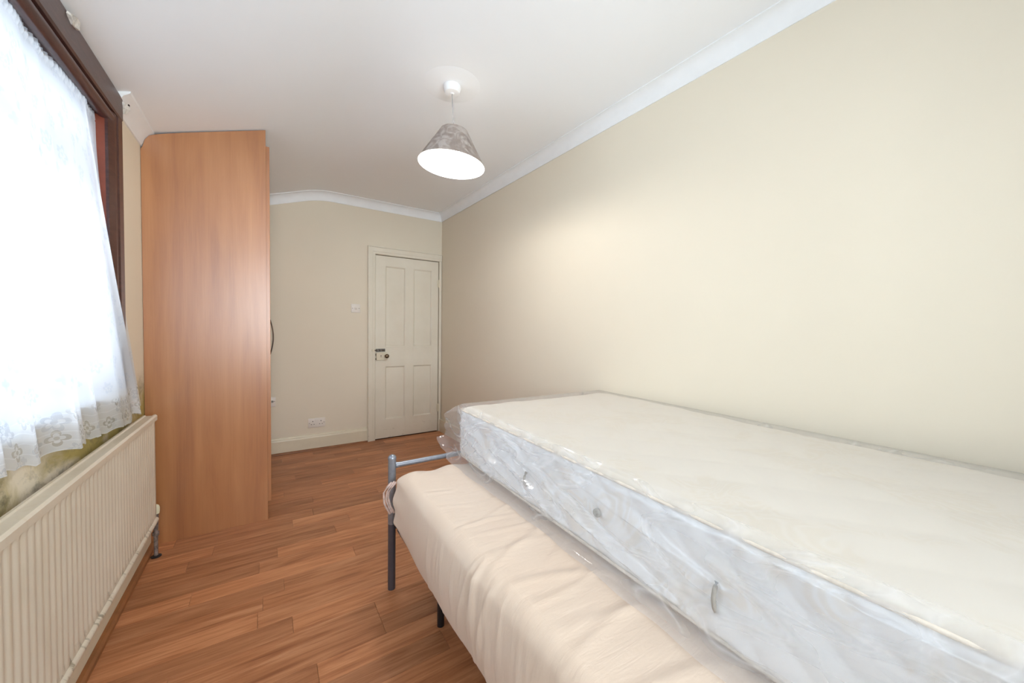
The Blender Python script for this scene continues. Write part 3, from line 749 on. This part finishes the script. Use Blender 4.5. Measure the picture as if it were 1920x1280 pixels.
for k in range(14):
    y = BY0+.10 + k*.137
    MB().box((BX0+.02, y-.028, .2925), (BX1-.02, y+.028, .3000), .002, 1).build('slat', M['slat'], bed)
LEGX, LEGY = .572, 1.352
for y in (LEGY, .25):
    MB().tube([(LEGX, y, .0), (LEGX, y, .262)], .014, 14).build('support_leg', M['black'], bed)

# ------------------------------------------------------------------ lower mattress in its sheet
lm = empty('mattress', (1.05, .66, .30))
tag(lm, 'lower mattress in a creased beige fitted sheet lying on the metal bed frame', 'mattress')
def lower_disp(P, n):
    x, y, z = P.T; d = np.zeros((len(P), 3)); top = np.clip(n[:, 2], 0, 1)**2; side = np.clip(-n[:, 0], 0, 1)**2
    h = .004*np.sin(x*5+y*3)*np.cos(y*4.1-x*2)
    C = [(.47, 1.34, .60, 1.30, .010, .006), (.47, 1.21, .62, 1.16, .009, .005), (.46, 1.03, .72, 1.02, .010, .007, .015), (.55, 1.02, .95, 1.12, .014, .009, .03),
         (.50, .98, .95, .95, .012, .007, -.02), (.47, .86, .85, .80, .016, .008, .03), (.46, .80, .80, .90, .012, .008, .02), (.46, .74, .78, .60, .018, .009, .03),
         (.47, .66, .78, .68, .014, .008, -.02), (.50, .57, .85, .42, .020, .010, .03), (.46, .50, .80, .52, .016, .008, .02), (.55, .86, 1.0, 1.04, .015, .009, -.02), (.60, .74, .9, .86, .012, .008, .01),
         (.70, 1.10, .98, 1.20, .012, .006, .02), (.62, 1.25, .90, 1.33, .012, .004, .02), (.47, .40, .80, .30, .02, .010, .02), (.6, .66, .85, .76, .010, .006)]
    for c in C: h = h + crease(x, y, c[0], c[1], c[2], c[3], c[4]*.8, c[5]*.5, *c[6:])
    h = h + .003*ridged(x*1.0-y*.5, y*2.4+x*.9, 5, 8, 2)*np.clip((1.35-y)/.5, 0.25, 1)
    d[:, 2] += top*(h + .004)
    # crown and slack at the far edge
    d[:, 2] += top*(-.020*np.clip((y-1.50)/.1, 0, 1)**2 + .006*np.sin(x*38)*np.clip((y-1.47)/.1, 0, 1))
    # side wall: vertical pleats, deepest around the seam, bottom hem drawn under
    yy = y; g = 0
    rg = np.random.default_rng(9)
    for k in range(34):
        yc = rg.uniform(.25, 1.18); wv = rg.uniform(.003, .008); sl = rg.uniform(-.25, .15); am = rg.uniform(.15, 1)
        zc_ = rg.uniform(.32, .5); ln = rg.uniform(.05, .16)
        g = g + am*np.exp(-((yy-yc-sl*(z-.42))/wv)**2)*np.exp(-((z-zc_)/ln)**2)
    for yc, sl in ((.86, -.10), (.845, .05), (.80, -.22), (.91, -.28)):
        g = g + 1.6*np.exp(-((yy-yc-sl*(z-.42))/.007)**2)*np.clip((z-.28)/.1, 0, 1)
    g = g - 1.8*np.exp(-((yy-.872)/.003)**2)*np.clip((.44-z)/.05, 0, 1)
    bulge = .016*np.sin(np.clip((z-.27)/.28, 0, 1)*math.pi)
    d[:, 0] += -side*(.0042*g + bulge + .003*np.sin(y*7+1))
    far = np.clip((y-1.40)/.18, 0, 1)**2
    d[:, 0] += -side*.006*far*np.sin(z*60)
    # hem rises towards the far corner
    low = np.clip((.36-z)/.08, 0, 1)
    d[:, 2] += low*side*(.035*np.clip((y-1.25)/.3, 0, 1)**1.5 + .004*np.sin(y*23))
    return d
P, Fc, n = slab((.462, -.30, .262), (1.664, 1.610, .552), .040, 110, 230, 22, lower_disp)
# keep the underside above the slats
inside = (P[:, 0] > .49) & (P[:, 2] < .34) & (n[:, 2] < -.5)
P[inside, 2] = .306
mesh('fitted_sheet', P, Fc, M['sheet'], lm, smooth=True)
gt = MB(); key = [(.446, 1.600, .515), (.428, 1.612, .492), (.420, 1.618, .470), (.418, 1.620, .445), (.420, 1.620, .425), (.428, 1.616, .405), (.440, 1.606, .378)]
for dx, rr in ((0, .0045), (.010, .0040), (.018, .0045)):
    gt.tube([(x+dx+.0015*math.sin(k*2.3+dx*300), y-dx*.4, z+.003*math.sin(k*3+dx*200)) for k, (x, y, z) in enumerate(key)], rr, 8)
tag(gt.build('elastic_gather', M['gather'], lm, smooth=True), 'pinkish bunched elastic edge at the far corner')

# ------------------------------------------------------------------ upper mattress in its polythene bag
TH = .030
MO = Vector((.768, 1.625, 0)); TZ0, TZ1, MW, ML = .568, .803, .950, 1.90
ct, st = math.cos(TH), math.sin(TH)
def loc2w(P):
    """mattress frame: a = across from the near-room edge, b = distance from far end towards the camera"""
    a, b_, z = P.T
    return np.stack([MO.x + a*ct - b_*st, MO.y - a*st - b_*ct, z], 1)
um = empty('mattress', (MO.x+.45, MO.y-.9, TZ0))
tag(um, 'upper cream mattress with quilted border stacked crosswise edge on top in clear polythene', 'mattress')
um['label'] = 'upper cream jacquard mattress wrapped in clear polythene, lying on the beige-sheeted one'
def up_disp(P, n):
    x, y, z = P.T; d = np.zeros((len(P), 3)); top = np.clip(n[:, 2], 0, 1)**2; side = np.clip(np.abs(n[:, 0])+np.abs(n[:, 1]), 0, 1)**2*(np.abs(n[:, 2]) < .6)
    s = y
    q = np.abs(np.sin(math.pi*(s/.105 + z/.095)))*np.abs(np.sin(math.pi*(s/.105 - z/.095)))
    d[:, 0] += np.sign(n[:, 0])*side*np.abs(n[:, 0])*(.0075*q**.5 + .004*np.sin(s*6))
    d[:, 1] += np.sign(n[:, 1])*side*np.abs(n[:, 1])*.012*q**.5
    t_ = np.abs(np.sin(math.pi*(x/.19+y/.22)))*np.abs(np.sin(math.pi*(x/.19-y/.22)))
    d[:, 2] += top*(.005*t_**.5 + .003*np.sin(x*7+y*5) + .004*np.sin(y*3.1))
    return d
P, Fc, n = slab((.008, .008, TZ0), (MW-.008, ML-.008, TZ1), .026, 80, 420, 32, up_disp)
W_ = loc2w(P)
# border cloth and top cloth are two meshes cut along the tape
Fa = np.array(Fc); nz_ = n[Fa].mean(1)[:, 2]
def sub(name, mask, mat):
    f = Fa[mask]; used = np.unique(f); mp = -np.ones(len(W_), int); mp[used] = np.arange(len(used))
    o = mesh(name, W_[used], mp[f][:, ::-1], mat, um, smooth=True); return o
sub('top_cloth', nz_ > .55, M['top_panel']); sub('side_border', nz_ <= .55, M['side_panel'])
def loop_tube(zz, ins, r_, name):
    c = []; R_ = .02; a0, a1, b0, b1 = ins, MW-ins, ins, ML-ins
    for cx, cy_, s0 in ((a1-R_, b0+R_, -90), (a1-R_, b1-R_, 0), (a0+R_, b1-R_, 90), (a0+R_, b0+R_, 180)):
        for k in range(7):
            an = math.radians(s0+k*15); c.append((cx+R_*math.cos(an), cy_+R_*math.sin(an), zz))
    pts = []
    for i in range(len(c)):
        p0, p1 = np.array(c[i]), np.array(c[(i+1) % len(c)]); m_ = max(1, int(np.linalg.norm(p1-p0)/.05))
        pts += [tuple(p0+(p1-p0)*k/m_) for k in range(m_)]
    pts.append(pts[0]); Q = loc2w(np.array(pts))
    MB().tube([tuple(q) for q in Q], r_, 8, False).build(name, M['piping'], um, smooth=True)
loop_tube(TZ1-.008, .006, .0042, 'tape_edge'); loop_tube(TZ0+.010, .006, .0042, 'tape_edge')
def side_pt(b_, z, off=0): return tuple(loc2w(np.array([[-off, b_, z]]))[0])
def b_of(px):  # helper spots along the side, measured from the far end
    return px
for bb_, hgt in ((.60, .050), (1.26, .060)):
    zc_ = .665
    s_ = MB(); pts = [side_pt(bb_, zc_-hgt/2+hgt*i/8, .004+.010*math.sin(math.pi*i/8)) for i in range(9)]
    s_.tube(pts, .0045, 8).build('handle_strap', M['strap'], um, smooth=True)
c_ = Vector(side_pt(.935, .690, .0))
MB().lathe([(.003, 0), (.006, .006), (.011, .006), (.012, .0)], c_, (-ct, st, 0), 18).build('air_vent', M['eyelet'], um, smooth=True)

def film_mesh():
    # perimeter: starts on the lower sheet beside the mattress, up the side, over the top, down by the wall
    def sec():
        pts = []
        for t_ in np.linspace(0, 1, 26): pts.append((-.050+.040*t_**.7, TZ0-.006+ (.018)*t_**2, 's'))
        for t_ in np.linspace(0, 1, 44)[1:]: pts.append((-.010+.004*t_, TZ0+.012+(TZ1-.03-TZ0)*t_, 's'))
        for t_ in np.linspace(0, 1, 10)[1:]: pts.append((-.006+.024*math.sin(t_*math.pi/2)*1, TZ1-.018+.030*math.sin(t_*math.pi/2) , 'c'))
        for t_ in np.linspace(0, 1, 70)[1:]: pts.append((.018+(MW-.03)*t_, TZ1+.012, 't'))
        for t_ in np.linspace(0, 1, 12)[1:]: pts.append((MW+.004, TZ1+.008-(TZ1-TZ0)*.9*t_, 'w'))
        return pts
    sc = sec(); ns = len(sc)
    bs = np.concatenate([np.linspace(-.165, .0, 34), np.linspace(.0, ML-.02, 330)[1:]]); nb = len(bs)
    A = np.array([[p[0] for p in sc]]*nb); Z = np.array([[p[1] for p in sc]]*nb); B = np.repeat(bs[:, None], ns, 1); kind = np.array([p[2] for p in sc])
    S_ = np.cumsum([0]+[math.hypot(sc[i+1][0]-sc[i][0], sc[i+1][1]-sc[i][1]) for i in range(ns-1)]); SS = np.repeat(S_[None], nb, 0)
    side = (kind == 's')[None, :]*1.0; cor = (kind == 'c')[None, :]*1.0; top = (kind == 't')[None, :]*1.0
    rel = np.clip((Z-TZ0)/(TZ1-TZ0), 0, 1)
    # long slack folds running down and along the side
    fold = ridged(B*1.0+SS*.9, SS*3.2-B*.55, 21, 7, 3)
    fine = ridged(B*1.4, SS*2.0, 33, 26, 2)
    big = np.zeros_like(B)
    for (b0_, z0_, b1_, z1_, w__, h_) in ((.02, .76, .42, .66, .010, .016), (.10, .70, .62, .61, .012, .020), (.25, .72, .85, .60, .010, .018), (.02, .66, .40, .58, .010, .014), (.45, .74, .95, .65, .009, .012), (.60, .70, 1.2, .59, .010, .012), (.30, .79, .60, .73, .008, .010), (.8, .76, 1.3, .68, .009, .010)):
        big += crease(B, Z, b0_, z0_, b1_, z1_, w__, h_, .012)
    patch = np.exp(-((B-.50)/.14)**2)*.9 + np.exp(-((B-.20)/.16)**2)*.6 + .35
    dsp = side*(fold*.020 + fine*.004*patch + big*1.6 + .004*np.sin(B*9)) * np.clip(rel*6, .35, 1)
    A = A - dsp
    Z = Z + top*(.003*ridged(B, A*1.4, 44, 10, 2)*np.clip(1-A/.5, .25, 1) + .003) + cor*.003*np.sin(B*60)
    # skirt ripples where the bag spreads on the lower sheet
    sk = side*np.clip(1-SS/.05, 0, 1)
    A = A - sk*(.007*np.sin(B*5+1)+.003*np.sin(B*31)); Z = np.maximum(Z, TZ0-.010)
    # loose end beyond the mattress: narrows and crumples
    e = np.clip(-B/.165, 0, 1); zm = .690
    Z = zm + (Z-zm)*(1-.52*e**1.3) ; 
    cr = ridged(B*3+SS, SS*2.5, 55, 14, 3)
    A = A + e*(.020*(cr-.4)) + side*e*.010; Z = Z + e*(.022*(ridged(SS*2, B*4, 66, 10, 2)-.4)) - side*0
    Z = np.where(B < -.005, np.maximum(Z, .590), Z)
    Pp = loc2w(np.stack([A, B, Z], -1).reshape(-1, 3))
    # tuck: never past the wall
    o = mesh('polythene_bag', Pp, grid_faces(nb, ns), M['film'], um, smooth=True)
    tag(o, 'clear wrinkled polythene bag')
film_mesh()
